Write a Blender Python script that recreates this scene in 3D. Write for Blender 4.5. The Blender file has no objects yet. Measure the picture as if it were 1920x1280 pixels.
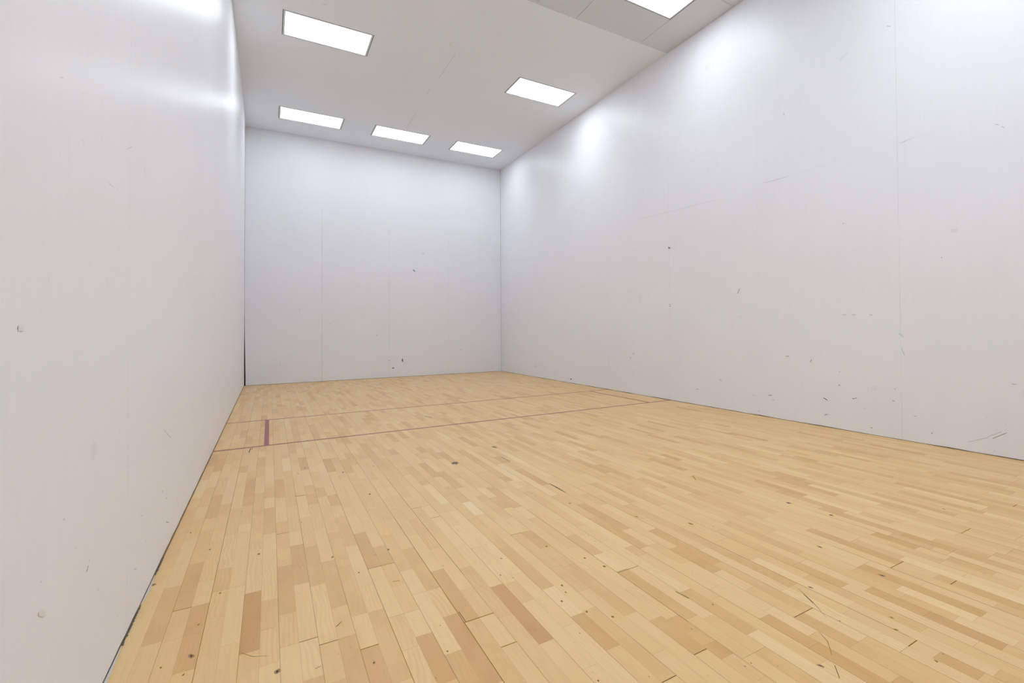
import bpy, math, random
from mathutils import Matrix, Vector

scene = bpy.context.scene
COL = scene.collection

# ------------------------------------------------------------------ camera
cam_data = bpy.data.cameras.new('camera')
cam = bpy.data.objects.new('camera', cam_data)
COL.objects.link(cam)
scene.camera = cam
FOCAL_PX, PPX, PPY = 975.446, 236.886, -42.184
cam_data.sensor_width = 36.0
cam_data.sensor_fit = 'HORIZONTAL'
cam_data.lens = FOCAL_PX / 1920 * 36.0
cam_data.shift_x = -PPX / 1920
cam_data.shift_y = PPY / 1920
cam_data.clip_start = 0.02
cam_data.clip_end = 100
CAM = Vector((0.47965, -14.99593, 1.24441))
yaw, pitch, roll = 0.616356, 0.017227, -0.009273
fwd = Vector((math.sin(yaw) * math.cos(pitch), math.cos(yaw) * math.cos(pitch), math.sin(pitch)))
right = Vector((math.cos(yaw), -math.sin(yaw), 0))
up = right.cross(fwd)
r2 = right * math.cos(roll) + up * math.sin(roll)
u2 = up * math.cos(roll) - right * math.sin(roll)
cam.matrix_world = Matrix(((r2.x, u2.x, -fwd.x, CAM.x), (r2.y, u2.y, -fwd.y, CAM.y), (r2.z, u2.z, -fwd.z, CAM.z), (0, 0, 0, 1)))

# ------------------------------------------------------------------ world, exposure
world = bpy.data.worlds.new('world')
scene.world = world
world.use_nodes = True
world.node_tree.nodes['Background'].inputs[0].default_value = (0.8, 0.85, 0.9, 1)
world.node_tree.nodes['Background'].inputs[1].default_value = 0.05
vs = scene.view_settings
vs.view_transform = 'Standard'
vs.look = 'None'
vs.gamma = 1
vs.use_curve_mapping = False
vs.exposure = 0.57
LAMP_POWER = {-1.735: 5.0, -5.775: 8.0, -9.6: 7.0, -13.6: 11.0}     # one value per row of fixtures
LAMP_COLOR = (0.812, 0.910, 1.0)

# ------------------------------------------------------------------ room dimensions
W, H, L = 6.096, 6.003, 16.0          # width (x), height (z), length (towards -y)
SPLIT = 8.01                          # hard ceiling in front, tiles behind
PITCH = 0.1285                        # two flooring strips

# ---- marks, knots and boards measured on the surfaces (metres)
BOARDS = [(6,-12.45,-11.89,-3),(3,-12.16,-11.88,-2),(6,-11.88,-11.29,1),(9,-11.92,-11.35,-2),(10,-11.98,-11.43,-1.5),(7,-10.47,-9.88,1.5),(8,-10.25,-9.69,-1.5),(7,-11.04,-10.48,-1.5),(7,-11.6,-11.05,1),(8,-10.85,-10.27,1),(3,-10.18,-9.58,1),(2,-10.48,-9.91,-1.5),(5,-10.32,-10.08,-1.5),(5,-10.91,-10.75,1.5),(13,-10.71,-10.45,-1),(1,-11.26,-10.85,0.7),(13,-12.98,-12.41,-1),(21,-13.07,-12.52,-3),(17,-13.19,-12.65,-2.5),(16,-13.14,-12.92,-1.5),(15,-13.08,-12.73,-2.2),(24,-12.68,-12.14,-1.5),(29,-11.52,-10.94,-1.5),(25,-11.5,-11.29,3),(23,-11.14,-10.57,2),(32,-11.11,-10.88,2),(25,-11.19,-10.72,-1),(33,-12.52,-11.96,1.5),(31,-12.49,-12.22,1),(30,-12.74,-12.5,2),(30,-13.28,-12.76,-1.5),(32,-13.09,-12.81,1.5),(35,-12.3,-11.72,-2),(36,-13.04,-12.71,-2),(24,-13.26,-12.98,-2),(24,-12.97,-12.71,2),(26,-12.8,-12.5,-0.5),(28,-13.48,-13.21,-1.5),(29,-13.56,-13.23,-2),(22,-12.52,-12.01,1.5),(21,-11.95,-11.38,1.5),(49,-13.54,-13.01,-2),(53,-13.5,-13.24,-2),(39,-13.36,-12.93,-1.5),(43,-13.86,-13.59,-2),(43,-14.15,-13.82,-2.5),(36,-13.8,-13.55,-1.5),(35,-13.66,-13.43,1.5),(34,-13.71,-13.46,-2),(37,-13.8,-13.55,1.5),(44,-14.17,-13.95,1.5),(45,-14.0,-13.67,2),(57,-13.0,-12.56,2),(63,-12.98,-12.52,1.5),(47,-13.54,-13.44,1),(54,-13.55,-13.31,-1.5),(53,-13.88,-13.7,-1.5),(29,-13.46,-13.36,-1.5),(35,-14.05,-14.0,-2),(39,-14.17,-14.02,-2),(53,-11.51,-10.98,-2),(46,-11.79,-11.46,-1.5),(62,-12.31,-12.0,-2),(64,-10.09,-9.6,-1.5),(59,-9.22,-8.88,-1.5),(71,-12.02,-11.76,-2),(44,-12.18,-11.68,1.5),(23,-11.13,-10.59,2),(8,-10.09,-9.7,-1.5),(6,-9.02,-8.6,-1.5),(10,-8.62,-8.1,-1.5),(7,-10.2,-9.9,-1),(3,-10.18,-9.09,1),(13,-8.15,-7.48,1),(32,-10.72,-10.24,-1),(34,-10.84,-10.34,2),(13,-10.7,-10.47,-1.5)]
JOINTS = [(14,16,-11.94),(2,3,-11.88),(8,9,-11.09),(10,11,-10.29),(9,10,-12.49),(10,11,-12.56),(12,13,-12.69),(18,20,-12.74),(19,20,-13.0),(30,32,-12.75),(25,26,-13.53),(20,21,-11.1),(26,27,-11.96),(21,22,-11.37),(28,29,-13.48),(36,38,-13.54),(39,40,-13.93),(48,50,-13.54),(49,50,-13.8),(60,62,-13.55),(72,73,-13.55)]
KNOTS = [(0.236,-12.345,0.0062),(0.152,-12.37,0.0027),(0.226,-12.473,0.0026),(0.235,-12.083,0.0031),(0.015,-11.494,0.0063),(0.289,-11.796,0.0034),(0.505,-12.653,0.0079),(0.801,-12.809,0.0034),(1.032,-11.741,0.0061),(0.202,-11.125,0.0041),(0.432,-11.368,0.0051),(0.856,-11.957,0.0037),(1.103,-10.56,0.0055),(0.764,-11.662,0.004),(0.65,-10.943,0.0024),(0.326,-10.443,0.0025),(0.082,-10.73,0.0045),(1.044,-12.901,0.0028),(1.43,-13.389,0.0025),(1.775,-12.238,0.0041),(1.876,-12.502,0.0039),(1.638,-12.699,0.0043),(1.623,-12.768,0.0034),(1.689,-13.075,0.0046),(1.619,-12.975,0.0039),(1.571,-12.829,0.0041),(1.91,-12.65,0.0056),(1.509,-12.235,0.0029),(1.587,-13.478,0.0013),(1.475,-12.485,0.0018),(1.436,-12.417,0.0027),(1.068,-12.7,0.0015),(1.516,-13.098,0.0015),(2.037,-12.343,0.0021),(2.587,-13.421,0.0041),(2.972,-13.557,0.0068),(3.014,-13.169,0.0058),(3.5,-12.909,0.0079),(2.574,-13.842,0.0035),(1.905,-13.64,0.0019),(1.937,-13.641,0.0019),(2.131,-13.802,0.0044),(2.646,-13.785,0.0036),(3.468,-12.585,0.0072),(2.446,-13.67,0.0022),(4.208,-13.292,0.0046),(4.375,-13.389,0.0035),(2.002,-13.71,0.0013),(2.105,-13.259,0.0023),(2.498,-14.036,0.0032),(2.563,-14.031,0.0019),(2.417,-9.605,0.0171),(0.682,-9.542,0.0048),(1.009,-9.734,0.0064),(1.103,-10.56,0.0055),(0.86,-4.694,0.0123),(1.258,-9.665,0.005),(0.742,-9.364,0.005),(0.171,-9.545,0.003),(0.293,-9.19,0.0032),(0.702,-10.681,0.0025),(0.65,-10.943,0.0024),(3.474,-12.591,0.0075),(2.661,-12.471,0.0068),(2.227,-11.664,0.0051),(2.457,-12.163,0.0047),(2.098,-11.293,0.0027)]
FLOOR_MARKS = [(0.0018,[(2.53,-13.395),(2.478,-13.52),(2.425,-13.619)]),(0.003,[(2.51,-13.44),(2.478,-13.515)]),(0.0019,[(2.307,-13.669),(2.281,-13.726),(2.219,-13.788)]),(0.0019,[(2.174,-13.83),(2.126,-13.882)]),(0.0015,[(0.391,-12.434),(0.428,-12.491),(0.481,-12.524)]),(0.0027,[(0.71,-12.452),(0.732,-12.422)]),(0.002,[(0.62,-12.719),(0.637,-12.713)]),(0.0059,[(0.316,-8.047),(0.307,-8.29)]),(0.0047,[(0.334,-8.04),(0.327,-8.138)]),(0.003,[(2.046,-13.069),(2.054,-13.155)]),(0.0086,[(2.319,-11.138),(2.319,-11.267),(2.317,-11.421)]),(0.0036,[(3.378,-11.67),(3.317,-11.783)]),(0.0071,[(2.317,-7.028),(2.353,-7.285)]),(0.0052,[(2.322,-10.066),(2.327,-10.282)]),(0.0033,[(0.638,-10.273),(0.694,-10.288)]),(0.0019,[(1.163,-12.64),(1.164,-12.736)]),(0.0021,[(0.98,-12.165),(1.011,-12.177)])]
LEFT_MARKS = [(0.0019,[(-12.37,1.792),(-12.326,1.788),(-12.267,1.79)],1),(0.0051,[(-7.848,2.668),(-7.845,2.615)],2),(0.0019,[(-11.336,2.556),(-11.331,2.546)],1),(0.0012,[(-12.68,1.998),(-12.687,1.985)],1),(0.0013,[(-12.685,1.852),(-12.659,1.839)],1),(0.0017,[(-12.07,1.993),(-11.97,2.032)],1),(0.0012,[(-12.891,1.959),(-12.868,1.967)],1),(0.0037,[(-8.266,3.69),(-8.164,3.692)],1),(0.0027,[(-12.22,1.797),(-12.212,1.796)],1),(0.0014,[(-12.971,1.394),(-12.965,1.378)],1),(0.0023,[(-12.357,1.432),(-12.354,1.423)],1),(0.0051,[(-7.949,1.655),(-7.946,1.607)],2),(0.0064,[(-8.76,1.737),(-8.709,1.735)],1),(0.0027,[(-11.103,0.705),(-10.858,0.62)],1),(0.0027,[(-12.154,0.864),(-12.145,0.86)],1),(0.0031,[(-12.605,1.474),(-12.599,1.473)],0),(0.0099,[(-13.172,1.258),(-13.139,1.257)],0),(0.0019,[(-12.559,0.506),(-12.567,0.5)],2),(0.0026,[(-12.573,0.491),(-12.591,0.477)],3),(0.0024,[(-12.443,0.366),(-12.462,0.364)],1),(0.003,[(-11.127,0.373),(-11.151,0.371)],2),(0.0037,[(-11.009,0.304),(-10.99,0.295)],2),(0.003,[(-11.014,0.168),(-10.921,0.139)],2),(0.0022,[(-11.734,0.414),(-11.692,0.397)],1),(0.0014,[(-11.296,0.312),(-11.331,0.26)],1),(0.0018,[(-12.834,0.714),(-12.814,0.712)],1),(0.0011,[(-12.725,0.597),(-12.715,0.596),(-12.702,0.589),(-12.714,0.589)],1),(0.015,[(-13.018,0.531),(-12.991,0.521),(-12.964,0.506)],0),(0.003,[(-11.864,0.215),(-11.818,0.202)],1),(0.0027,[(-13.006,0.609),(-13.002,0.605)],1),(0.003,[(-11.616,0.26),(-11.602,0.252)],1),(0.0031,[(-10.604,0.213),(-10.554,0.163),(-10.536,0.132)],1),(0.0029,[(-11.993,0.69),(-11.983,0.685)],1),(0.0073,[(-11.725,0.269),(-11.716,0.256)],0),(0.0037,[(-11.212,0.53),(-11.194,0.523)],0),(0.0011,[(-12.004,0.254),(-12.003,0.013)],1)]
FRONT_MARKS = [(0.025,[(3.9,3.355),(3.911,3.34)],1),(0.0163,[(3.634,2.876),(3.667,2.858),(3.693,2.824)],3),(0.0225,[(3.377,0.484),(3.366,0.45),(3.38,0.395)],4),(0.0181,[(3.115,0.236),(3.139,0.246),(3.171,0.248)],4),(0.0129,[(3.043,0.456),(3.054,0.44)],2),(0.0188,[(2.751,1.126),(2.762,1.111)],1),(0.0083,[(0.673,0.473),(0.696,0.448),(0.673,0.429)],1),(0.013,[(1.063,1.773),(1.072,1.76)],1),(0.0115,[(1.696,1.429),(1.706,1.415)],1),(0.0225,[(4.91,0.682),(4.922,0.666)],1),(0.0141,[(4.151,1.228),(4.22,1.239)],0),(0.0153,[(0.368,3.3),(0.465,3.281),(0.493,3.304)],0),(0.0103,[(0.507,3.292),(0.832,3.292)],0),(0.011,[(1.211,1.36),(1.22,1.346)],0),(0.0107,[(0.99,1.595),(0.999,1.581)],0),(0.0153,[(5.2,1.6),(5.213,1.583)],0)]
RIGHT_MARKS = [(0.012,[(-7.986,2.636),(-8.031,2.605)],3),(0.0092,[(-7.991,2.603),(-8.037,2.629)],2),(0.0074,[(-7.987,1.646),(-8.038,1.636),(-8.032,1.608),(-7.986,1.613),(-8.021,1.626)],2),(0.007,[(-9.643,1.808),(-9.604,1.734)],2),(0.0101,[(-6.885,0.768),(-6.905,0.753)],2),(0.0081,[(-6.81,0.694),(-6.796,0.662)],2),(0.0146,[(-4.349,0.09),(-4.419,0.091)],3),(0.0082,[(-9.2,0.455),(-9.244,0.421)],1),(0.0077,[(-8.657,0.244),(-8.722,0.256)],1),(0.0124,[(-4.166,1.633),(-4.299,1.542)],0),(0.0162,[(-2.997,5.429),(-3.033,5.398)],0),(0.0157,[(-3.411,5.267),(-3.446,5.237)],0),(0.0156,[(-3.583,5.207),(-3.616,5.178)],0),(0.012,[(-7.097,4.644),(-7.117,4.623)],0),(0.015,[(-7.038,3.276),(-8.26,3.231),(-9.21,3.21)],0),(0.0138,[(-2.439,0.293),(-2.529,0.271)],1),(0.0052,[(-10.107,3.249),(-10.293,3.242),(-10.559,3.241)],1),(0.0057,[(-10.559,3.241),(-10.96,3.242),(-11.402,3.245)],0),(0.0052,[(-12.074,3.239),(-12.191,3.248),(-12.397,3.235)],0),(0.0064,[(-11.341,2.48),(-11.347,2.471)],2),(0.0052,[(-12.453,1.94),(-12.457,1.932)],2),(0.0058,[(-11.32,1.381),(-11.362,1.38)],1),(0.0057,[(-11.439,1.378),(-11.477,1.375)],1),(0.0055,[(-11.654,1.369),(-11.695,1.368)],1),(0.0058,[(-12.0,1.156),(-12.045,1.121)],1),(0.0255,[(-12.548,2.194),(-12.61,2.194)],0),(0.0072,[(-10.485,4.109),(-10.493,4.071)],1),(0.0054,[(-11.925,4.588),(-11.964,4.563)],1),(0.0042,[(-12.963,3.144),(-12.991,3.131)],1),(0.0037,[(-13.012,3.11),(-13.033,3.088)],1),(0.0041,[(-12.037,3.232),(-12.178,3.255)],0),(0.0191,[(-11.447,4.51),(-11.331,4.457)],0),(0.0064,[(-12.024,1.008),(-12.038,0.957),(-12.058,0.917)],1),(0.0061,[(-10.841,0.788),(-10.869,0.82)],2),(0.0057,[(-10.465,0.85),(-10.516,0.85)],2),(0.0066,[(-11.034,0.356),(-11.089,0.333)],3),(0.0066,[(-11.041,0.144),(-11.088,0.159)],2),(0.0071,[(-11.26,0.7),(-11.266,0.693)],2),(0.0065,[(-11.244,0.534),(-11.268,0.53)],2),(0.0069,[(-10.702,0.518),(-10.709,0.51)],1),(0.0076,[(-9.878,0.279),(-9.887,0.271)],2),(0.0066,[(-10.161,0.301),(-10.214,0.304)],2),(0.0063,[(-11.426,0.388),(-11.455,0.389)],2),(0.005,[(-11.459,0.395),(-11.484,0.401)],2),(0.0067,[(-11.652,0.08),(-11.67,0.077)],2),(0.006,[(-12.326,0.131),(-12.327,0.116)],2),(0.0041,[(-12.885,0.163),(-13.002,0.235)],2),(0.0037,[(-12.839,0.169),(-12.959,0.238)],1),(0.0034,[(-12.673,0.092),(-12.845,0.165)],1),(0.0059,[(-11.941,0.553),(-11.946,0.546)],2),(0.0053,[(-11.911,0.414),(-11.935,0.414)],2),(0.0074,[(-11.583,0.296),(-11.588,0.289)],1),(0.0051,[(-12.143,0.275),(-12.175,0.281)],1),(0.0046,[(-12.834,0.362),(-12.838,0.357)],1),(0.0051,[(-13.05,0.693),(-13.088,0.694)],1),(0.0066,[(-10.226,0.246),(-10.262,0.248)],1),(0.0075,[(-9.978,0.066),(-9.986,0.058)],2),(0.0055,[(-12.898,0.049),(-12.901,0.044)],1),(0.0044,[(-12.989,0.313),(-12.993,0.308)],1),(0.0079,[(-7.28,5.075),(-7.3,5.056)],0),(0.008,[(-7.093,5.184),(-7.114,5.165)],0),(0.0077,[(-7.596,4.907),(-7.615,4.889)],0),(0.0075,[(-7.814,4.875),(-7.832,4.858)],0),(0.0079,[(-7.291,5.15),(-7.311,5.131)],0),(0.0081,[(-6.971,5.289),(-6.991,5.269)],0),(0.0078,[(-7.346,5.042),(-7.366,5.024)],0),(0.0078,[(-7.447,4.863),(-7.467,4.845)],0),(0.0077,[(-7.576,5.054),(-7.595,5.036)],0),(0.0079,[(-7.341,5.117),(-7.361,5.099)],0),(0.008,[(-7.072,5.128),(-7.092,5.109)],0),(0.008,[(-7.185,5.296),(-7.206,5.277)],0),(0.0078,[(-7.379,5.073),(-7.399,5.055)],0),(0.0082,[(-6.818,5.425),(-6.84,5.405)],0),(0.0081,[(-7.031,5.244),(-7.052,5.225)],0),(0.008,[(-7.107,5.196),(-7.127,5.177)],0),(0.0075,[(-7.905,4.82),(-7.923,4.803)],0),(0.0081,[(-6.961,5.298),(-6.982,5.279)],0),(0.0076,[(-7.656,4.95),(-7.675,4.932)],0),(0.0076,[(-7.772,4.927),(-7.79,4.909)],0),(0.0082,[(-6.873,5.332),(-6.895,5.313)],0),(0.0081,[(-6.94,5.336),(-6.961,5.317)],0),(0.0078,[(-7.429,4.976),(-7.448,4.958)],0),(0.0079,[(-7.308,5.111),(-7.328,5.093)],0),(0.0076,[(-7.74,4.83),(-7.758,4.813)],0),(0.008,[(-7.177,5.078),(-7.198,5.059)],0),(0.0081,[(-6.924,5.289),(-6.945,5.269)],0),(0.0077,[(-7.504,4.986),(-7.523,4.968)],0),(0.008,[(-7.05,5.207),(-7.071,5.188)],0),(0.008,[(-7.064,5.267),(-7.085,5.248)],0),(0.0082,[(-6.876,5.233),(-6.897,5.214)],0),(0.008,[(-7.059,5.145),(-7.08,5.126)],0),(0.0078,[(-7.404,5.057),(-7.424,5.039)],0),(0.0077,[(-7.506,4.966),(-7.525,4.948)],0),(0.0079,[(-7.316,5.183),(-7.335,5.165)],0),(0.0079,[(-7.291,5.039),(-7.311,5.021)],0),(0.0078,[(-7.441,4.951),(-7.461,4.933)],0),(0.0075,[(-7.789,4.803),(-7.807,4.786)],0),(0.0074,[(-7.951,4.841),(-7.969,4.824)],0),(0.008,[(-7.179,5.339),(-7.2,5.32)],0),(0.0077,[(-7.56,4.948),(-7.579,4.931)],0),(0.0075,[(-7.856,4.818),(-7.874,4.801)],0),(0.0084,[(-6.468,5.454),(-6.491,5.433)],0),(0.0083,[(-6.752,5.487),(-6.774,5.467)],0),(0.0079,[(-7.2,5.107),(-7.22,5.088)],0)]
CEILING_MARKS = [(0.0055,[(3.079,-5.949),(3.078,-4.867)],1),(0.0063,[(3.04,-4.31),(3.069,-4.046)],1),(0.007,[(3.095,-2.905),(3.091,-1.919)],1),(0.0048,[(3.096,-7.423),(3.058,-6.595)],0),(0.0098,[(1.499,-3.96),(1.614,-3.972)],0),(0.0084,[(2.725,-4.003),(3.796,-3.93)],0),(0.0463,[(1.087,-6.225),(1.15,-6.269)],0),(0.0097,[(0.086,-4.999),(0.091,-4.98)],1),(0.0089,[(2.924,-6.164),(2.937,-6.199)],1)]
# ------------------------------------------------------------------ helpers
def lin(c):
    return tuple(((v / 255) / 12.92 if v / 255 <= 0.04045 else ((v / 255 + 0.055) / 1.055) ** 2.4) for v in c)

class MB:
    def __init__(self):
        self.v, self.f, self.m, self.extra = [], [], [], []
    def poly(self, pts, mat=0, extra=(0.0, 0.0)):
        n = len(self.v)
        self.v += [tuple(p) for p in pts]
        self.f.append(tuple(range(n, n + len(pts))))
        self.m.append(mat)
        self.extra.append(extra)
    def box(self, lo, hi, mat=0, skip=''):
        x0, y0, z0 = lo
        x1, y1, z1 = hi
        F = {'-z': [(x0, y0, z0), (x0, y1, z0), (x1, y1, z0), (x1, y0, z0)],
             '+z': [(x0, y0, z1), (x1, y0, z1), (x1, y1, z1), (x0, y1, z1)],
             '-y': [(x0, y0, z0), (x1, y0, z0), (x1, y0, z1), (x0, y0, z1)],
             '+y': [(x1, y1, z0), (x0, y1, z0), (x0, y1, z1), (x1, y1, z1)],
             '-x': [(x0, y1, z0), (x0, y0, z0), (x0, y0, z1), (x0, y1, z1)],
             '+x': [(x1, y0, z0), (x1, y1, z0), (x1, y1, z1), (x1, y0, z1)]}
        for k, p in F.items():
            if k not in skip.split():
                self.poly(p, mat)
    def build(self, name, mats, parent=None, attrs=False, smooth=False, loc=(0, 0, 0)):
        me = bpy.data.meshes.new(name)
        me.from_pydata(self.v, [], self.f)
        for m in mats:
            me.materials.append(m)
        me.polygons.foreach_set('material_index', self.m)
        if attrs:
            a = me.attributes.new('tone', 'FLOAT', 'FACE')
            a.data.foreach_set('value', [e[0] for e in self.extra])
            b = me.attributes.new('seed', 'FLOAT', 'FACE')
            b.data.foreach_set('value', [e[1] for e in self.extra])
        if smooth:
            me.polygons.foreach_set('use_smooth', [True] * len(self.f))
        me.update()
        o = bpy.data.objects.new(name, me)
        COL.objects.link(o)
        o.location = loc
        if parent:
            o.parent = parent
        return o

def structure(o):
    o['kind'] = 'structure'
    return o

class NT:
    """Tiny node-tree writer."""
    def __init__(self, name):
        self.mat = bpy.data.materials.new(name)
        self.mat.use_nodes = True
        self.t = self.mat.node_tree
        self.bsdf = self.t.nodes['Principled BSDF']
    def node(self, kind, **kw):
        n = self.t.nodes.new(kind)
        for k, v in kw.items():
            if k.startswith('i_'):
                n.inputs[k[2:].replace('_', ' ')].default_value = v
            else:
                setattr(n, k, v)
        return n
    def link(self, a, b):
        self.t.links.new(a, b)
    def math(self, op, a, b=None, c=None, clamp=False):
        n = self.node('ShaderNodeMath', operation=op, use_clamp=clamp)
        for i, v in enumerate((a, b, c)):
            if v is None:
                continue
            if isinstance(v, (int, float)):
                n.inputs[i].default_value = v
            else:
                self.link(v, n.inputs[i])
        return n.outputs[0]
    def mix(self, fac, a, b, blend='MIX'):
        n = self.node('ShaderNodeMix', data_type='RGBA', blend_type=blend)
        for i, v in ((0, fac), (6, a), (7, b)):
            if isinstance(v, (int, float)):
                n.inputs[i].default_value = v
            elif isinstance(v, tuple):
                n.inputs[i].default_value = (*v, 1)
            else:
                self.link(v, n.inputs[i])
        return n.outputs[2]
    def coords(self, scale=(1, 1, 1), offset=None):
        g = self.node('ShaderNodeNewGeometry')
        m = self.node('ShaderNodeMapping')
        m.inputs['Scale'].default_value = scale
        self.link(g.outputs['Position'], m.inputs['Vector'])
        return m.outputs[0]
    def noise(self, vec, scale, detail=3, rough=0.5, dist=0.0, out=0):
        n = self.node('ShaderNodeTexNoise')
        n.inputs['Scale'].default_value = scale
        n.inputs['Detail'].default_value = detail
        n.inputs['Roughness'].default_value = rough
        n.inputs['Distortion'].default_value = dist
        self.link(vec, n.inputs['Vector'])
        return n.outputs[out]
    def ramp(self, fac, a, b):
        n = self.node('ShaderNodeMapRange')
        n.inputs['From Min'].default_value = a
        n.inputs['From Max'].default_value = b
        self.link(fac, n.inputs['Value'])
        return n.outputs[0]

def plain(name, color, rough=0.6, metallic=0.0):
    n = NT(name)
    n.bsdf.inputs['Specular IOR Level'].default_value = 0.1 if max(color) < 0.5 else 0.4
    n.bsdf.inputs['Base Color'].default_value = (*color, 1)
    n.bsdf.inputs['Roughness'].default_value = rough
    n.bsdf.inputs['Metallic'].default_value = metallic
    return n.mat

# ------------------------------------------------------------------ materials
def wall_material(name, axis, seams, base=(0.92, 0.922, 0.965), rough=0.34, spec=0.2, streak=0.5):
    """Painted hard wall panels: faint panel seams, ball smudges, vertical roller streaks."""
    n = NT(name)
    pos = n.coords()
    sep = n.node('ShaderNodeSeparateXYZ')
    n.link(pos, sep.inputs[0])
    c = sep.outputs[axis]
    z = sep.outputs[2]
    blot = n.noise(pos, 0.9, 4, 0.55)
    fine = n.noise(n.coords((7, 7, 0.5)), 4.0, 3, 0.6)
    col = n.mix(n.ramp(blot, 0.3, 0.7), tuple(v * 0.985 for v in base), tuple(min(1, v * 1.012) for v in base))
    col = n.mix(n.math('MULTIPLY', n.ramp(fine, 0.45, 0.8), 0.04), col, (0.55, 0.56, 0.57))
    # small round smudges left by balls
    vo = n.node('ShaderNodeTexVoronoi', feature='F1')
    vo.inputs['Scale'].default_value = 1.6
    n.link(pos, vo.inputs['Vector'])
    spot = n.math('LESS_THAN', vo.outputs['Distance'], 0.055)
    sel = n.node('ShaderNodeSeparateColor')
    n.link(vo.outputs['Color'], sel.inputs[0])
    spot = n.math('MULTIPLY', spot, n.math('GREATER_THAN', sel.outputs[0], 0.6))
    col = n.mix(n.math('MULTIPLY', spot, 0.10), col, (0.55, 0.56, 0.58))
    # tiny nicks
    vo2 = n.node('ShaderNodeTexVoronoi', feature='F1')
    vo2.inputs['Scale'].default_value = 7.0
    n.link(pos, vo2.inputs['Vector'])
    nick = n.math('LESS_THAN', vo2.outputs['Distance'], 0.035)
    sel2 = n.node('ShaderNodeSeparateColor')
    n.link(vo2.outputs['Color'], sel2.inputs[0])
    nick = n.math('MULTIPLY', nick, n.math('GREATER_THAN', sel2.outputs[1], 0.72))
    low = n.math('MULTIPLY_ADD', n.ramp(z, 3.2, 0.0), 0.22, 0.08)
    col = n.mix(n.math('MULTIPLY', nick, low), col, (0.33, 0.33, 0.34))
    for pos_s, strength, width, *top in seams:
        d = n.math('ABSOLUTE', n.math('SUBTRACT', c, pos_s))
        s = n.math('MULTIPLY', n.math('LESS_THAN', d, width), strength)
        if top:                       # filled and painted over above this height
            s = n.math('MULTIPLY', s, n.math('LESS_THAN', z, top[0]))
        s = n.math('MULTIPLY', s, n.ramp(n.noise(n.coords((0.2, 0.2, 1)), 2.5, 2), 0.3, 0.6))
        col = n.mix(s, col, (0.42, 0.43, 0.45))
    n.link(col, n.bsdf.inputs['Base Color'])
    r = n.math('MULTIPLY_ADD', fine, 0.12, rough - 0.06)
    n.link(r, n.bsdf.inputs['Roughness'])
    n.bsdf.inputs['Specular IOR Level'].default_value = spec
    bump = n.node('ShaderNodeBump')
    bump.inputs['Strength'].default_value = streak
    bump.inputs['Distance'].default_value = 0.0012
    wav = n.noise(n.coords((22, 22, 0.6)), 2.0, 3, 0.5)
    peel = n.noise(pos, 90, 2, 0.5)
    n.link(n.math('ADD', wav, n.math('MULTIPLY', peel, 0.35)), bump.inputs['Height'])
    n.link(bump.outputs[0], n.bsdf.inputs['Normal'])
    return n.mat

M_left = wall_material('left_wall_paint', 1, [(-12.0, 0.22, 0.002), (-4.0, 0.1, 0.003), (-8.0, 0.12, 0.003)], rough=0.35, spec=0.03)
M_right = wall_material('right_wall_paint', 1, [(-12.015, 0.22, 0.0035), (-10.0, 0.12, 0.003), (-8.0, 0.15, 0.004), (-6.0, 0.08, 0.004), (-4.0, 0.18, 0.005), (-14.0, 0.12, 0.003)], rough=0.37, spec=0.2)
M_front = wall_material('front_wall_paint', 0, [(1.532, 0.34, 0.006, 4.3), (3.054, 0.20, 0.006, 3.9), (4.579, 0.10, 0.006, 3.8)], rough=0.44, streak=0.3)
M_rear = wall_material('rear_wall_paint', 0, [(1.53, 0.2, 0.004), (3.05, 0.2, 0.004), (4.58, 0.2, 0.004)], rough=0.4)

def ceiling_material(name, base, seam):
    n = NT(name)
    pos = n.coords()
    blot = n.noise(pos, 0.7, 4, 0.55)
    col = n.mix(n.ramp(blot, 0.3, 0.7), tuple(v * 0.985 for v in base), tuple(v * 1.01 for v in base))
    if seam:
        sep = n.node('ShaderNodeSeparateXYZ')
        n.link(pos, sep.inputs[0])
        for ax, p, st in ((0, 3.075, 0.05), (1, -3.05, 0.05), (1, -6.1, 0.05)):
            d = n.math('ABSOLUTE', n.math('SUBTRACT', sep.outputs[ax], p))
            s = n.math('MULTIPLY', n.math('LESS_THAN', d, 0.005), st)
            s = n.math('MULTIPLY', s, n.ramp(n.noise(pos, 1.3, 2), 0.4, 0.6))
            col = n.mix(s, col, (0.4, 0.4, 0.4))
    n.link(col, n.bsdf.inputs['Base Color'])
    n.bsdf.inputs['Roughness'].default_value = 0.7
    n.bsdf.inputs['Specular IOR Level'].default_value = 0.3
    return n.mat

M_ceil = ceiling_material('hard_ceiling_paint', (0.905, 0.945, 1.0), True)
M_tile = ceiling_material('ceiling_tile_board', (0.73, 0.765, 0.79), False)
M_dark = plain('dark_gap', (0.012, 0.012, 0.013), 0.9)
M_seamdark = plain('grey_seam_gap', (0.22, 0.22, 0.21), 0.9)  # grey backing behind ceiling joints and front wall corner gaps
M_brown = plain('brown_edge_gap', (0.10, 0.07, 0.045), 0.9)
M_caulk = plain('white_caulk', (0.64, 0.63, 0.60), 0.5)
M_debris = plain('grey_green_debris', (0.13, 0.14, 0.12), 0.9)
MARKS = [plain('faint_scuff', (0.85, 0.853, 0.89), 0.36), plain('grey_scuff', (0.60, 0.60, 0.61), 0.45),
         plain('mid_scuff', (0.33, 0.32, 0.315), 0.5), plain('dark_scuff', (0.07, 0.05, 0.04), 0.5),
         plain('black_scuff', (0.008, 0.008, 0.008), 0.6)]

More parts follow.
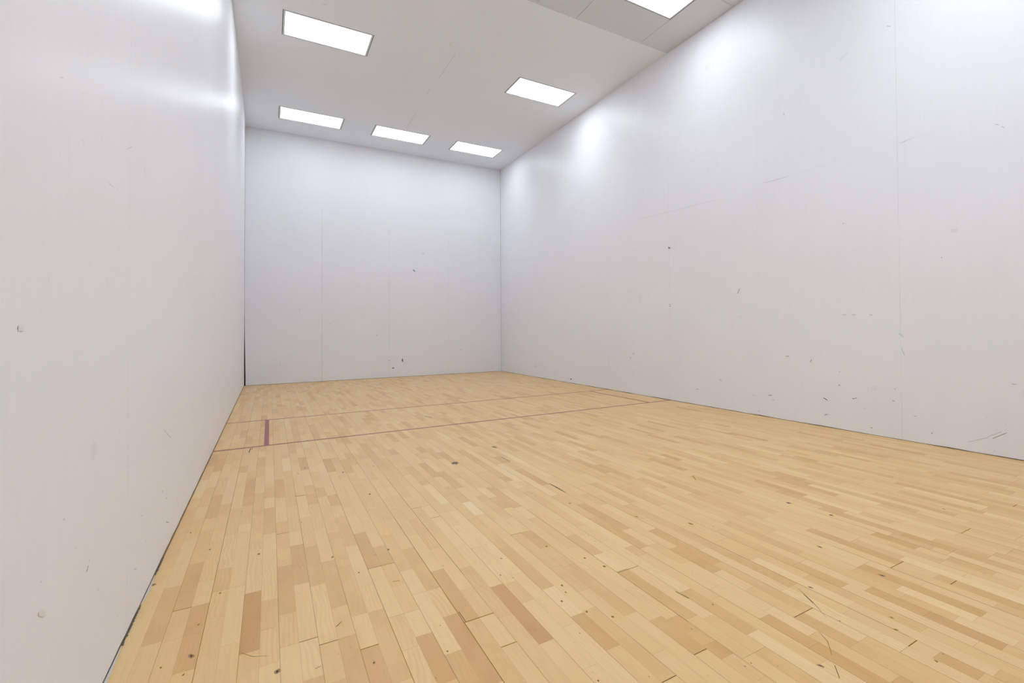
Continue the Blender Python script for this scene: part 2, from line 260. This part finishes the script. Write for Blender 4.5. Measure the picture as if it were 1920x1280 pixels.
def floor_material():
    n = NT('maple_strip_flooring')
    tone = n.node('ShaderNodeAttribute', attribute_name='tone').outputs['Fac']
    seed = n.node('ShaderNodeAttribute', attribute_name='seed').outputs['Fac']
    g = n.node('ShaderNodeNewGeometry')
    off = n.node('ShaderNodeCombineXYZ')
    n.link(n.math('MULTIPLY', seed, 37.0), off.inputs[0])
    n.link(n.math('MULTIPLY', seed, 91.0), off.inputs[1])
    n.link(n.math('MULTIPLY', seed, 13.0), off.inputs[2])
    add = n.node('ShaderNodeVectorMath', operation='ADD')
    n.link(g.outputs['Position'], add.inputs[0])
    n.link(off.outputs[0], add.inputs[1])
    def mapped(s):
        m = n.node('ShaderNodeMapping')
        m.inputs['Scale'].default_value = s
        n.link(add.outputs[0], m.inputs['Vector'])
        return m.outputs[0]
    # board tone, -3 darkest to +3 palest
    cr = n.node('ShaderNodeValToRGB')
    e = cr.color_ramp.elements
    stops = [(0.0, FLOOR_TONES[0]), (0.2, FLOOR_TONES[1]), (0.5, FLOOR_TONES[2]), (0.75, FLOOR_TONES[3]), (1.0, FLOOR_TONES[4])]
    e[0].position, e[0].color = stops[0][0], (*stops[0][1], 1)
    e[1].position, e[1].color = stops[-1][0], (*stops[-1][1], 1)
    for p, c in stops[1:-1]:
        el = e.new(p)
        el.color = (*c, 1)
    cloud = n.noise(mapped((5, 1.6, 1)), 1.6, 3, 0.55, 0.6)
    t = n.math('MULTIPLY_ADD', tone, 1 / 6, 0.5)
    t = n.math('ADD', t, n.math('MULTIPLY', n.math('SUBTRACT', cloud, 0.5), 0.32))
    n.link(t, cr.inputs[0])
    col = cr.outputs[0]
    # growth-ring figure: distorted bands stretched along the strip
    wv = n.node('ShaderNodeTexWave', wave_type='BANDS', bands_direction='X', wave_profile='SIN')
    wv.inputs['Scale'].default_value = 11.0
    wv.inputs['Distortion'].default_value = 13.0
    wv.inputs['Detail'].default_value = 2.5
    wv.inputs['Detail Scale'].default_value = 0.6
    wv.inputs['Detail Roughness'].default_value = 0.45
    n.link(mapped((1.6, 0.42, 1)), wv.inputs['Vector'])
    has = n.ramp(n.math('FRACT', n.math('MULTIPLY', seed, 17.3)), 0.55, 1.0)
    figure = n.math('MULTIPLY', n.math('POWER', wv.outputs['Fac'], 2.0), n.math('MULTIPLY_ADD', has, 0.19, 0.02))
    col = n.mix(figure, col, tuple(v * k for v, k in zip(FLOOR_TONES[1], (0.86, 0.78, 0.70))))
    fib = n.noise(mapped((110, 4, 1)), 1.0, 3, 0.6)
    col = n.mix(n.math('MULTIPLY', n.ramp(fib, 0.5, 0.85), 0.20), col, tuple(v * 0.72 for v in FLOOR_TONES[1]))
    # mineral flecks
    fl = n.noise(mapped((60, 22, 1)), 1.0, 2, 0.5)
    col = n.mix(n.math('MULTIPLY', n.ramp(fl, 0.72, 0.80), 0.45), col, (0.25, 0.14, 0.07))
    # reddish heart patches
    red = n.noise(mapped((3.0, 1.2, 1)), 1.0, 2, 0.5)
    col = n.mix(n.math('MULTIPLY', n.ramp(red, 0.56, 0.72), 0.16), col, FLOOR_RED)
    n.link(col, n.bsdf.inputs['Base Color'])
    rr = n.math('MULTIPLY_ADD', n.math('FRACT', n.math('MULTIPLY', seed, 5.7)), 0.09, 0.31)
    n.link(rr, n.bsdf.inputs['Roughness'])
    n.bsdf.inputs['Specular IOR Level'].default_value = 0.45
    bump = n.node('ShaderNodeBump')
    bump.inputs['Strength'].default_value = 0.12
    bump.inputs['Distance'].default_value = 0.0006
    n.link(fib, bump.inputs['Height'])
    n.link(bump.outputs[0], n.bsdf.inputs['Normal'])
    return n.mat

FLOOR_TONES = [(0.59, 0.29, 0.08), (0.72, 0.41, 0.14), (0.845, 0.54, 0.222), (0.88, 0.61, 0.285), (0.92, 0.69, 0.37)]
FLOOR_RED = (0.70, 0.41, 0.19)
M_floor = floor_material()
M_gap = plain('floor_gap_brown', (0.15, 0.065, 0.025), 0.9)
M_gapsoft = plain('floor_glue_line', (0.36, 0.22, 0.11), 0.7)
M_knot = plain('brown_knot', (0.10, 0.045, 0.022), 0.5)
M_knotring = plain('knot_halo', (0.40, 0.245, 0.12), 0.45)
M_fscuff = plain('dark_floor_scuff', (0.11, 0.07, 0.05), 0.5)
M_greypatch = plain('worn_grey_patch', (0.23, 0.165, 0.125), 0.6)

def paint_material():
    n = NT('red_line_paint')
    c = n.noise(n.coords((30, 6, 1)), 2.0, 3)
    n.link(n.mix(n.ramp(c, 0.3, 0.8), (0.36, 0.062, 0.075), (0.29, 0.048, 0.058)), n.bsdf.inputs['Base Color'])
    n.bsdf.inputs['Roughness'].default_value = 0.38
    return n.mat
M_line = paint_material()

# ------------------------------------------------------------------ marks
def stroke(mb, pts, w, to3d, mat):
    """A tapered scuff lying a hair off the surface."""
    n = len(pts)
    P = [Vector(p) for p in pts]
    Ls, Rs = [], []
    for i, p in enumerate(P):
        d = (P[min(i + 1, n - 1)] - P[max(i - 1, 0)])
        if d.length < 1e-6:
            d = Vector((1, 0))
        d.normalize()
        nrm = Vector((-d.y, d.x))
        k = 0.28 if i in (0, n - 1) and n > 2 else (0.65 if n == 2 else 0.6)
        Ls.append(p + nrm * w * k)
        Rs.append(p - nrm * w * k)
    for i in range(n - 1):
        mb.poly([to3d(Rs[i]), to3d(Rs[i + 1]), to3d(Ls[i + 1]), to3d(Ls[i])], mat)

def bow(y, z):
    """The left wall bows in slightly at the top of its front bays."""
    a = max(0.0, min(1.0, -y / 10.0))
    return 0.030 * (z / H) ** 2 * math.sin(math.pi * a ** 0.6) if a > 0 else 0.0

# ------------------------------------------------------------------ floor
rng = random.Random(21)
mb = MB()
NS = int(W / (PITCH / 2)) + 1
BL = 0.570
over = {}
for s, a, b_, t in BOARDS:
    over.setdefault(s, []).append((a, b_, t * 0.85))
joint_at = {}
for s0, s1, y in JOINTS:
    for s in range(s0, max(s1, s0 + 1)):
        joint_at.setdefault(s, []).append(y)
for k in range((NS + 1) // 2):
    # a two-strip plank: boards half-lapped, a common joint at each plank end
    ends = []
    y = -L + rng.uniform(0, 2.6)
    fixed = sorted(set(round(v, 2) for s in (2 * k, 2 * k + 1) for v in joint_at.get(s, [])))
    if fixed:
        y = fixed[0]
        while y > -L:
            y -= BL * rng.choice((4, 4.5, 5))
    while y < 0:
        ends.append(y)
        y += BL * rng.choice((3.5, 4, 4.5, 5))
        for fv in fixed:
            if ends[-1] < fv - 0.3 and y > fv - 0.3:
                y = fv
    ends = [-L] + [e for e in ends if -L + 0.1 < e < -0.1] + [0.0]
    for s in (2 * k, 2 * k + 1):
        x0, x1 = s * PITCH / 2, min((s + 1) * PITCH / 2, W)
        if x0 >= W:
            continue
        cuts = []
        for a, b_ in zip(ends[:-1], ends[1:]):
            c = a
            half = (s % 2 == k % 2)
            stepn = BL * (0.5 if half else 1.0)
            cuts.append(a)
            c = a + stepn
            while c < b_ - 0.12:
                cuts.append(c)
                c += BL
        cuts.append(0.0)
        segs = [(a, b_, None) for a, b_ in zip(cuts[:-1], cuts[1:])]
        for (oa, ob, ot) in over.get(s, []):
            new = []
            for a, b_, t in segs:
                if t is not None or b_ <= oa + 0.001 or a >= ob - 0.001:
                    new.append((a, b_, t))
                    continue
                if a < oa - 0.07:
                    new.append((a, oa, t))
                if b_ > ob + 0.07:
                    new.append((ob, b_, t))
            new.append((oa, ob, ot))
            segs = sorted(new)
        # close the slivers left beside an inserted board
        fixedsegs = []
        for i, (a, b_, t) in enumerate(segs):
            if fixedsegs:
                a = fixedsegs[-1][1]
            else:
                a = -L
            nb = segs[i + 1][0] if i + 1 < len(segs) else 0.0
            fixedsegs.append((a, max(nb, a + 0.02), t))
        darkends = [round(e, 2) for e in ends]
        fj = joint_at.get(s, [])
        for a, b_, t in fixedsegs:
            if t is None:
                t = rng.gauss(0.15, 0.62)
                if rng.random() < 0.06:
                    t = rng.uniform(-1.9, -1.0)
                t = max(-2.6, min(2.2, t))
            gl = 0.0040 if s == 0 else 0.0006 if s % 2 == 0 else 0.00015     # plank side / glued side
            gr = 0.00015 if s % 2 == 0 else 0.0006
            wide = (0.0014 if any(abs(a - e) < 0.03 for e in fj) else (0.0008 if round(a, 2) in darkends else 0.0003))
            # plank sides differ in how far they have opened
            mb.poly([(x0 + gl, a + wide, 0), (x1 - gr, a + wide, 0), (x1 - gr, b_ - 0.0002, 0), (x0 + gl, b_ - 0.0002, 0)], 0, (t, rng.random()))
# sub-floor seen through the gaps
for k in range((NS + 1) // 2):
    x = k * PITCH
    soft = rng.random()
    mat = 1 if (k in (2, 7, 9) or soft < 0.25) else 2
    mb.poly([(x - 0.02, -L, -0.0012), (x + 0.02, -L, -0.0012), (x + 0.02, 0.05, -0.0012), (x - 0.02, 0.05, -0.0012)], mat)
    mb.poly([(x + 0.02, -L, -0.0013), (x + PITCH - 0.02, -L, -0.0013), (x + PITCH - 0.02, 0.05, -0.0013), (x + 0.02, 0.05, -0.0013)], 1 if k % 2 else 2)
mb.box((-0.12, -L - 0.1, -0.12), (W + 0.12, 0.12, -0.002), 1)
# widened dark joints and plank seams that stand open
for s0, s1, y in JOINTS:
    mb.poly([(s0 * PITCH / 2, y - 0.0018, 0.0004), (max(s1, s0 + 1) * PITCH / 2, y - 0.0018, 0.0004), (max(s1, s0 + 1) * PITCH / 2, y + 0.0018, 0.0004), (s0 * PITCH / 2, y + 0.0018, 0.0004)], 1)
for k, a, b_, wd in ((2, -13.4, -9.2, 0.0015), (7, -13.2, -12.1, 0.0013), (9, -13.4, -11.2, 0.0018), (10, -12.3, -10.2, 0.0016), (15, -13.3, -11.6, 0.0014), (20, -13.9, -12.6, 0.0017), (24, -14.1, -13.2, 0.0016), (27, -13.9, -12.8, 0.0013), (5, -11.4, -10.2, 0.001), (30, -14.2, -13.4, 0.0014)):
    x = k * PITCH
    mb.poly([(x - wd / 2, a, 0.0004), (x + wd / 2, a, 0.0004), (x + wd / 2, b_, 0.0004), (x - wd / 2, b_, 0.0004)], 1)
def blob(x, y, rx, ry, z, mat, n=14, wob=0.25, ang=0.0):
    pts = []
    for i in range(n):
        a = 2 * math.pi * i / n
        r = 1 + rng.uniform(-wob, wob)
        px, py = rx * r * math.cos(a), ry * r * math.sin(a)
        pts.append((x + px * math.cos(ang) - py * math.sin(ang), y + px * math.sin(ang) + py * math.cos(ang), z))
    mb.poly(pts, mat)
for x, y, r in KNOTS:
    el = rng.uniform(1.5, 2.6)
    ang = rng.uniform(-0.3, 0.3)
    r *= 0.8
    blob(x, y, r * 1.6, r * 1.6 * el, 0.0003, 4, ang=ang)
    blob(x, y, r * 0.7, r * 0.7 * el, 0.0005, 3, 10, 0.35, ang)
for w, pts in FLOOR_MARKS:
    stroke(mb, pts, w, lambda p: (p.x, p.y, 0.0006), 5)
blob(1.893, -10.03, 0.026, 0.055, 0.0007, 6, 16, 0.35)
floor = structure(mb.build('floor', [M_floor, M_gap, M_gapsoft, M_knot, M_knotring, M_fscuff, M_greypatch], attrs=True))

# ------------------------------------------------------------------ walls
T = 0.12
# left wall: a gently bowed sheet with thickness, its foot standing a few millimetres off the floor
rg = random.Random(5)
ys = [-L + i * 0.125 for i in range(int(L / 0.125) + 1)]
foot = [rg.choice((0.009, 0.0105, 0.012, 0.013)) + rg.uniform(-0.001, 0.001) for _ in ys]
zs = [None, 0.3, 0.8, 1.5, 2.25, 3.0, 3.75, 4.5, 5.1, 5.6, H + 0.02]
lw = MB()
nz = len(zs)
for i, y in enumerate(ys):
    for j, z in enumerate(zs):
        zz = foot[i] if z is None else z
        lw.v.append((bow(y, zz), y, zz))
for i in range(len(ys) - 1):
    for j in range(nz - 1):
        a = i * nz + j
        lw.f.append((a, a + nz, a + nz + 1, a + 1)[::-1])
        lw.m.append(0)
        lw.extra.append((0, 0))
smooth_n = len(lw.f)
for w, pts, t in LEFT_MARKS:
    stroke(lw, pts, w, lambda p: (bow(p.x, p.y) + 0.0012, p.x, p.y), 3 + t)
# body behind the face, the dark hollow under its foot, caulk and grit along the foot
lw.box((-T, -L, 0.014), (-0.012, 0, H + 0.02), 0)
lw.box((-T, -L - 0.02, -0.002), (-0.02, 0, 0.017), 1)
lw.box((-0.02, -0.03, 0.0), (-0.0005, 0.0, H), 1)
for a, b_ in ((-12.62, -12.08), (-11.72, -11.36)):
    n_ = 12
    for i in range(n_):
        u0, u1 = a + (b_ - a) * i / n_, a + (b_ - a) * (i + 1) / n_
        w0 = 0.006 * math.sin(math.pi * (i + 0.4) / n_) + 0.002
        w1 = 0.006 * math.sin(math.pi * min(1, (i + 1.4) / n_)) + 0.002
        lw.poly([(0.001, u0, 0.0025), (0.001 + w0, u0, 0.0008), (0.001 + w1, u1, 0.0008), (0.001, u1, 0.0025)], 2)
for a, b_ in ((-13.3, -12.60), (-12.10, -11.75), (-11.36, -11.1)):
    n_ = 22
    for i in range(n_):
        u0, u1 = a + (b_ - a) * i / n_, a + (b_ - a) * (i + 1) / n_
        w0 = rg.uniform(0.003, 0.008)
        lw.poly([(0.0, u0, 0.003), (w0, u0, 0.0008), (w0 * 0.8, u1, 0.0008), (0.0, u1, 0.003)], 8)
wl = lw.build('wall_left', [M_left, M_dark, M_caulk] + MARKS + [M_debris])
wl.data.polygons.foreach_set('use_smooth', [i < smooth_n for i in range(len(wl.data.polygons))])
structure(wl)

# front wall: the lower left edge has shrunk away from the corner and shows a black wedge
fw = MB()
edge = [(0.026, 0.0015), (0.024, 0.3), (0.018, 0.7), (0.011, 1.05), (0.006, 1.45), (0.004, 1.8), (0.004, H + 0.02)]
for (xa, za), (xb, zb) in zip(edge[:-1], edge[1:]):
    fw.poly([(xa, 0, za + (0.004 if za < 0.01 else 0)), (W - 0.004, 0, za + (0.004 if za < 0.01 else 0)), (W - 0.004, 0, zb), (xb, 0, zb)], 0)
fw.box((-T, 0.02, -0.002), (W + T, T, H + 0.02), 0)
fw.poly([(-0.02, 0.019, -0.001), (0.06, 0.019, -0.001), (0.06, 0.019, 1.62), (-0.02, 0.019, 1.62)], 1)
fw.poly([(0.06, 0.019, -0.001), (W, 0.019, -0.001), (W, 0.019, 0.012), (0.06, 0.019, 0.012)], 2)
fw.poly([(-0.02, 0.0185, 1.62), (0.02, 0.0185, 1.62), (0.02, 0.0185, H), (-0.02, 0.0185, H)], 3)
fw.poly([(W - 0.02, 0.0185, 0), (W + 0.02, 0.0185, 0), (W + 0.02, 0.0185, H), (W - 0.02, 0.0185, H)], 3)
for w, pts, t in FRONT_MARKS:
    stroke(fw, pts, w, lambda p: (p.x, -0.0012, p.y), 4 + t)
structure(fw.build('wall_front', [M_front, M_dark, M_brown, M_seamdark] + MARKS))

rw = MB()
rg2 = random.Random(8)
n_ = 64
h0 = 0.005
for i in range(n_):
    y0, y1 = -L + L * i / n_, -L + L * (i + 1) / n_
    h1 = rg2.uniform(0.003, 0.009)
    rw.poly([(W, y0, h0), (W, y0, H + 0.02), (W, y1, H + 0.02), (W, y1, h1)][::-1], 0)
    h0 = h1
rw.box((W + 0.015, -L, 0.0), (W + T, 0, H + 0.02), 0)
rw.poly([(W + 0.014, -L, -0.001), (W + 0.014, 0, -0.001), (W + 0.014, 0, 0.02), (W + 0.014, -L, 0.02)], 1)
for w, pts, t in RIGHT_MARKS:
    stroke(rw, pts, w, lambda p: (W - 0.0012, p.x, p.y), 2 + t)
structure(rw.build('wall_right', [M_right, M_brown] + MARKS))

bw = MB()
bw.box((-T, -L - T, 0), (W + T, -L, H + 0.02), 0)
structure(bw.build('wall_rear', [M_rear]))

# ------------------------------------------------------------------ ceiling
LIGHTS = []
for x0 in (0.625, 2.468, 4.316):
    LIGHTS.append((x0, x0 + 1.219, -1.735, -0.965))
for x0 in (0.625, 4.316):
    LIGHTS.append((x0, x0 + 1.219, -5.775, -4.975))
REAR = []
for x0 in (0.576, 4.301):
    REAR.append((x0, x0 + 1.219, -9.60, -8.805))
for x0 in (0.576, 2.4385, 4.301):  # unseen row, added so the rear of the court gets more light
    REAR.append((x0, x0 + 1.219, -13.60, -12.805))
cb = MB()
xs = sorted({-T, W + T} | {v for l in LIGHTS for v in l[:2]})
yb = sorted({-SPLIT + 0.0035, 0.02} | {v for l in LIGHTS for v in l[2:]})
def in_light(cx, cy, lights):
    return any(l[0] < cx < l[1] and l[2] < cy < l[3] for l in lights)
for xa, xb in zip(xs[:-1], xs[1:]):
    for ya, y2 in zip(yb[:-1], yb[1:]):
        if not in_light((xa + xb) / 2, (ya + y2) / 2, LIGHTS):
            cb.box((xa, ya, H), (xb, y2, H + 0.10), 0)
for w, pts, t in CEILING_MARKS:
    stroke(cb, pts, w * 0.6, lambda p: (p.x, p.y, H - 0.0012), 3 + t)
# rear bay: lay-in boards with thin dark joints
colx = [0.0, 0.576, 1.795, 2.4385, 3.6575, 4.301, 5.520, W]
G = 0.003
for i, (xa, xb) in enumerate(zip(colx[:-1], colx[1:])):
    wide = i in (1, 3, 5)
    step = 0.7975 if wide else 1.595
    y = -SPLIT
    while y > -L + 0.05:
        ny = max(y - step, -L)
        if not in_light((xa + xb) / 2, (y + ny) / 2, REAR):
            cb.box((xa + G, ny + G, H - 0.001), (xb - G, y - G, H + 0.02), 1)
        y = ny
for xa, xb, ya, y2 in [(-T, 0.576, -L, -SPLIT), (1.795, 2.4385, -L, -SPLIT), (3.6575, 4.301, -L, -SPLIT), (2.4385, 3.6575, -12.805, -SPLIT), (2.4385, 3.6575, -L, -13.60), (5.520, W + T, -L, -SPLIT)]:
    cb.box((xa, ya, H + 0.021), (xb, y2 + 0.004, H + 0.10), 2)
for xa, xb in ((0.576, 1.795), (4.301, 5.520)):
    for ya, y2 in ((-8.805, -SPLIT + 0.004), (-12.805, -9.60), (-L, -13.60)):
        cb.box((xa, ya, H + 0.021), (xb, y2, H + 0.10), 2)
structure(cb.build('ceiling', [M_ceil, M_tile, M_seamdark] + MARKS))

# ------------------------------------------------------------------ recessed ceiling lights
def emission_material(power):
    n = NT('lit_acrylic_lens')
    g = n.coords()
    n.bsdf.inputs['Base Color'].default_value = (0.85, 0.86, 0.87, 1)
    n.bsdf.inputs['Roughness'].default_value = 0.4
    n.bsdf.inputs['Emission Color'].default_value = (*LAMP_COLOR, 1)
    n.bsdf.inputs['Emission Strength'].default_value = power
    return n.mat
# row strengths set to even out wall brightness: the front row is weakest
M_LENS = {k: emission_material(v) for k, v in LAMP_POWER.items()}
M_frame = plain('white_light_frame', (0.72, 0.73, 0.74), 0.45)
M_house = plain('light_housing_edge', (0.05, 0.05, 0.05), 0.8)

def make_light(w, d, lens, name='ceiling_light'):
    root = bpy.data.objects.new(name, None)
    COL.objects.link(root)
    root.empty_display_size = 0.2
    g, fw_ = 0.009, 0.027
    hs = MB()     # sheet-steel housing: four sides and a top, its lip a dark line round the frame
    hs.box((-w / 2, -d / 2, 0.002), (-w / 2 + g, d / 2, 0.09))
    hs.box((w / 2 - g, -d / 2, 0.002), (w / 2, d / 2, 0.09))
    hs.box((-w / 2 + g, -d / 2, 0.002), (w / 2 - g, -d / 2 + g, 0.09))
    hs.box((-w / 2 + g, d / 2 - g, 0.002), (w / 2 - g, d / 2, 0.09))
    hs.box((-w / 2, -d / 2, 0.09), (w / 2, d / 2, 0.098))
    hs.build('housing', [M_house], root)
    fr = MB()
    a, b_ = w / 2 - g, d / 2 - g
    def ring(z_out, z_in, wi):
        o = [(-a, -b_), (a, -b_), (a, b_), (-a, b_)]
        i_ = [(-a + wi, -b_ + wi), (a - wi, -b_ + wi), (a - wi, b_ - wi), (-a + wi, b_ - wi)]
        for k in range(4):
            m = (k + 1) % 4
            fr.poly([(*o[k], z_out), (*i_[k], z_in), (*i_[m], z_in), (*o[m], z_out)])
            fr.poly([(*i_[k], z_in), (*i_[k], z_in + 0.014), (*i_[m], z_in + 0.014), (*i_[m], z_in)])
            fr.poly([(*o[k], z_out), (*o[m], z_out), (*o[m], z_out + 0.03), (*o[k], z_out + 0.03)])
    ring(0.0, -0.003, fw_)
    fr.build('frame', [M_frame], root)
    ln = MB()
    ln.box((-a + fw_, -b_ + fw_, 0.008), (a - fw_, b_ - fw_, 0.012))
    ln.build('diffuser', [lens], root)
    return root

def copy_tree(o, loc):
    c = o.copy()
    COL.objects.link(c)
    c.location = loc
    for ch in list(o.children):
        d = ch.copy()
        COL.objects.link(d)
        d.parent = c
    return c

LIGHT_LABELS = [
    'recessed white ceiling light nearest the front wall and closest to the left wall',
    'middle one of three recessed ceiling lights in the row beside the front wall',
    'recessed ceiling light in the front wall corner beside the right wall',
    'recessed ceiling light near the left wall, nearer the viewer than the row of three',
    'single recessed ceiling light beside the right wall between the corner light and the tiled ceiling']
REAR_LABELS = [
    'recessed light set in the grey tiles along the left wall, out of the photo',
    'light panel in the grey tiles by the right wall, cut off by the photo top',
    'added unseen recessed light in the rearmost grey tiles above the left side',
    'added middle recessed light in the rearmost grey tiles, out of the photo',
    'added unseen recessed light in the rearmost grey tiles above the right side']
protos = {}
for (x0, x1, y0, y1), lab in list(zip(LIGHTS, LIGHT_LABELS)) + list(zip(REAR, REAR_LABELS)):
    row = -1.735 if y0 == -1.735 else round(y0, 3)
    key = row
    loc = ((x0 + x1) / 2, (y0 + y1) / 2, H)
    if key not in protos:
        o = make_light(x1 - x0, y1 - y0, M_LENS[row])
        o.location = loc
        protos[key] = o
    else:
        o = copy_tree(protos[key], loc)
    o['label'] = lab
    o['category'] = 'ceiling light'
    o['group'] = 'recessed ceiling lights'

# ------------------------------------------------------------------ court lines
def court_line(x0, x1, y0, y1, label):
    m = MB()
    cx, cy = (x0 + x1) / 2, (y0 + y1) / 2
    m.box((x0 - cx, y0 - cy, 0.0002), (x1 - cx, y1 - cy, 0.0012), 0)
    o = m.build('court_line', [M_line], loc=(cx, cy, 0))
    o['label'] = label
    o['category'] = 'court line'
    o['group'] = 'red lines marking the court floor'
    return o
court_line(0.004, W - 0.004, -8.016, -7.972, 'long red line across the wooden floor, the one nearer the viewer')
court_line(0.004, W - 0.004, -5.998, -5.962, 'long thin red line across the wooden floor, the one nearer the front wall')
court_line(0.430, 0.475, -7.972, -5.998, 'short thick red line on the floor close to the left wall')
court_line(5.636, 5.672, -7.972, -5.998, 'short thin red line on the floor close to the right wall')
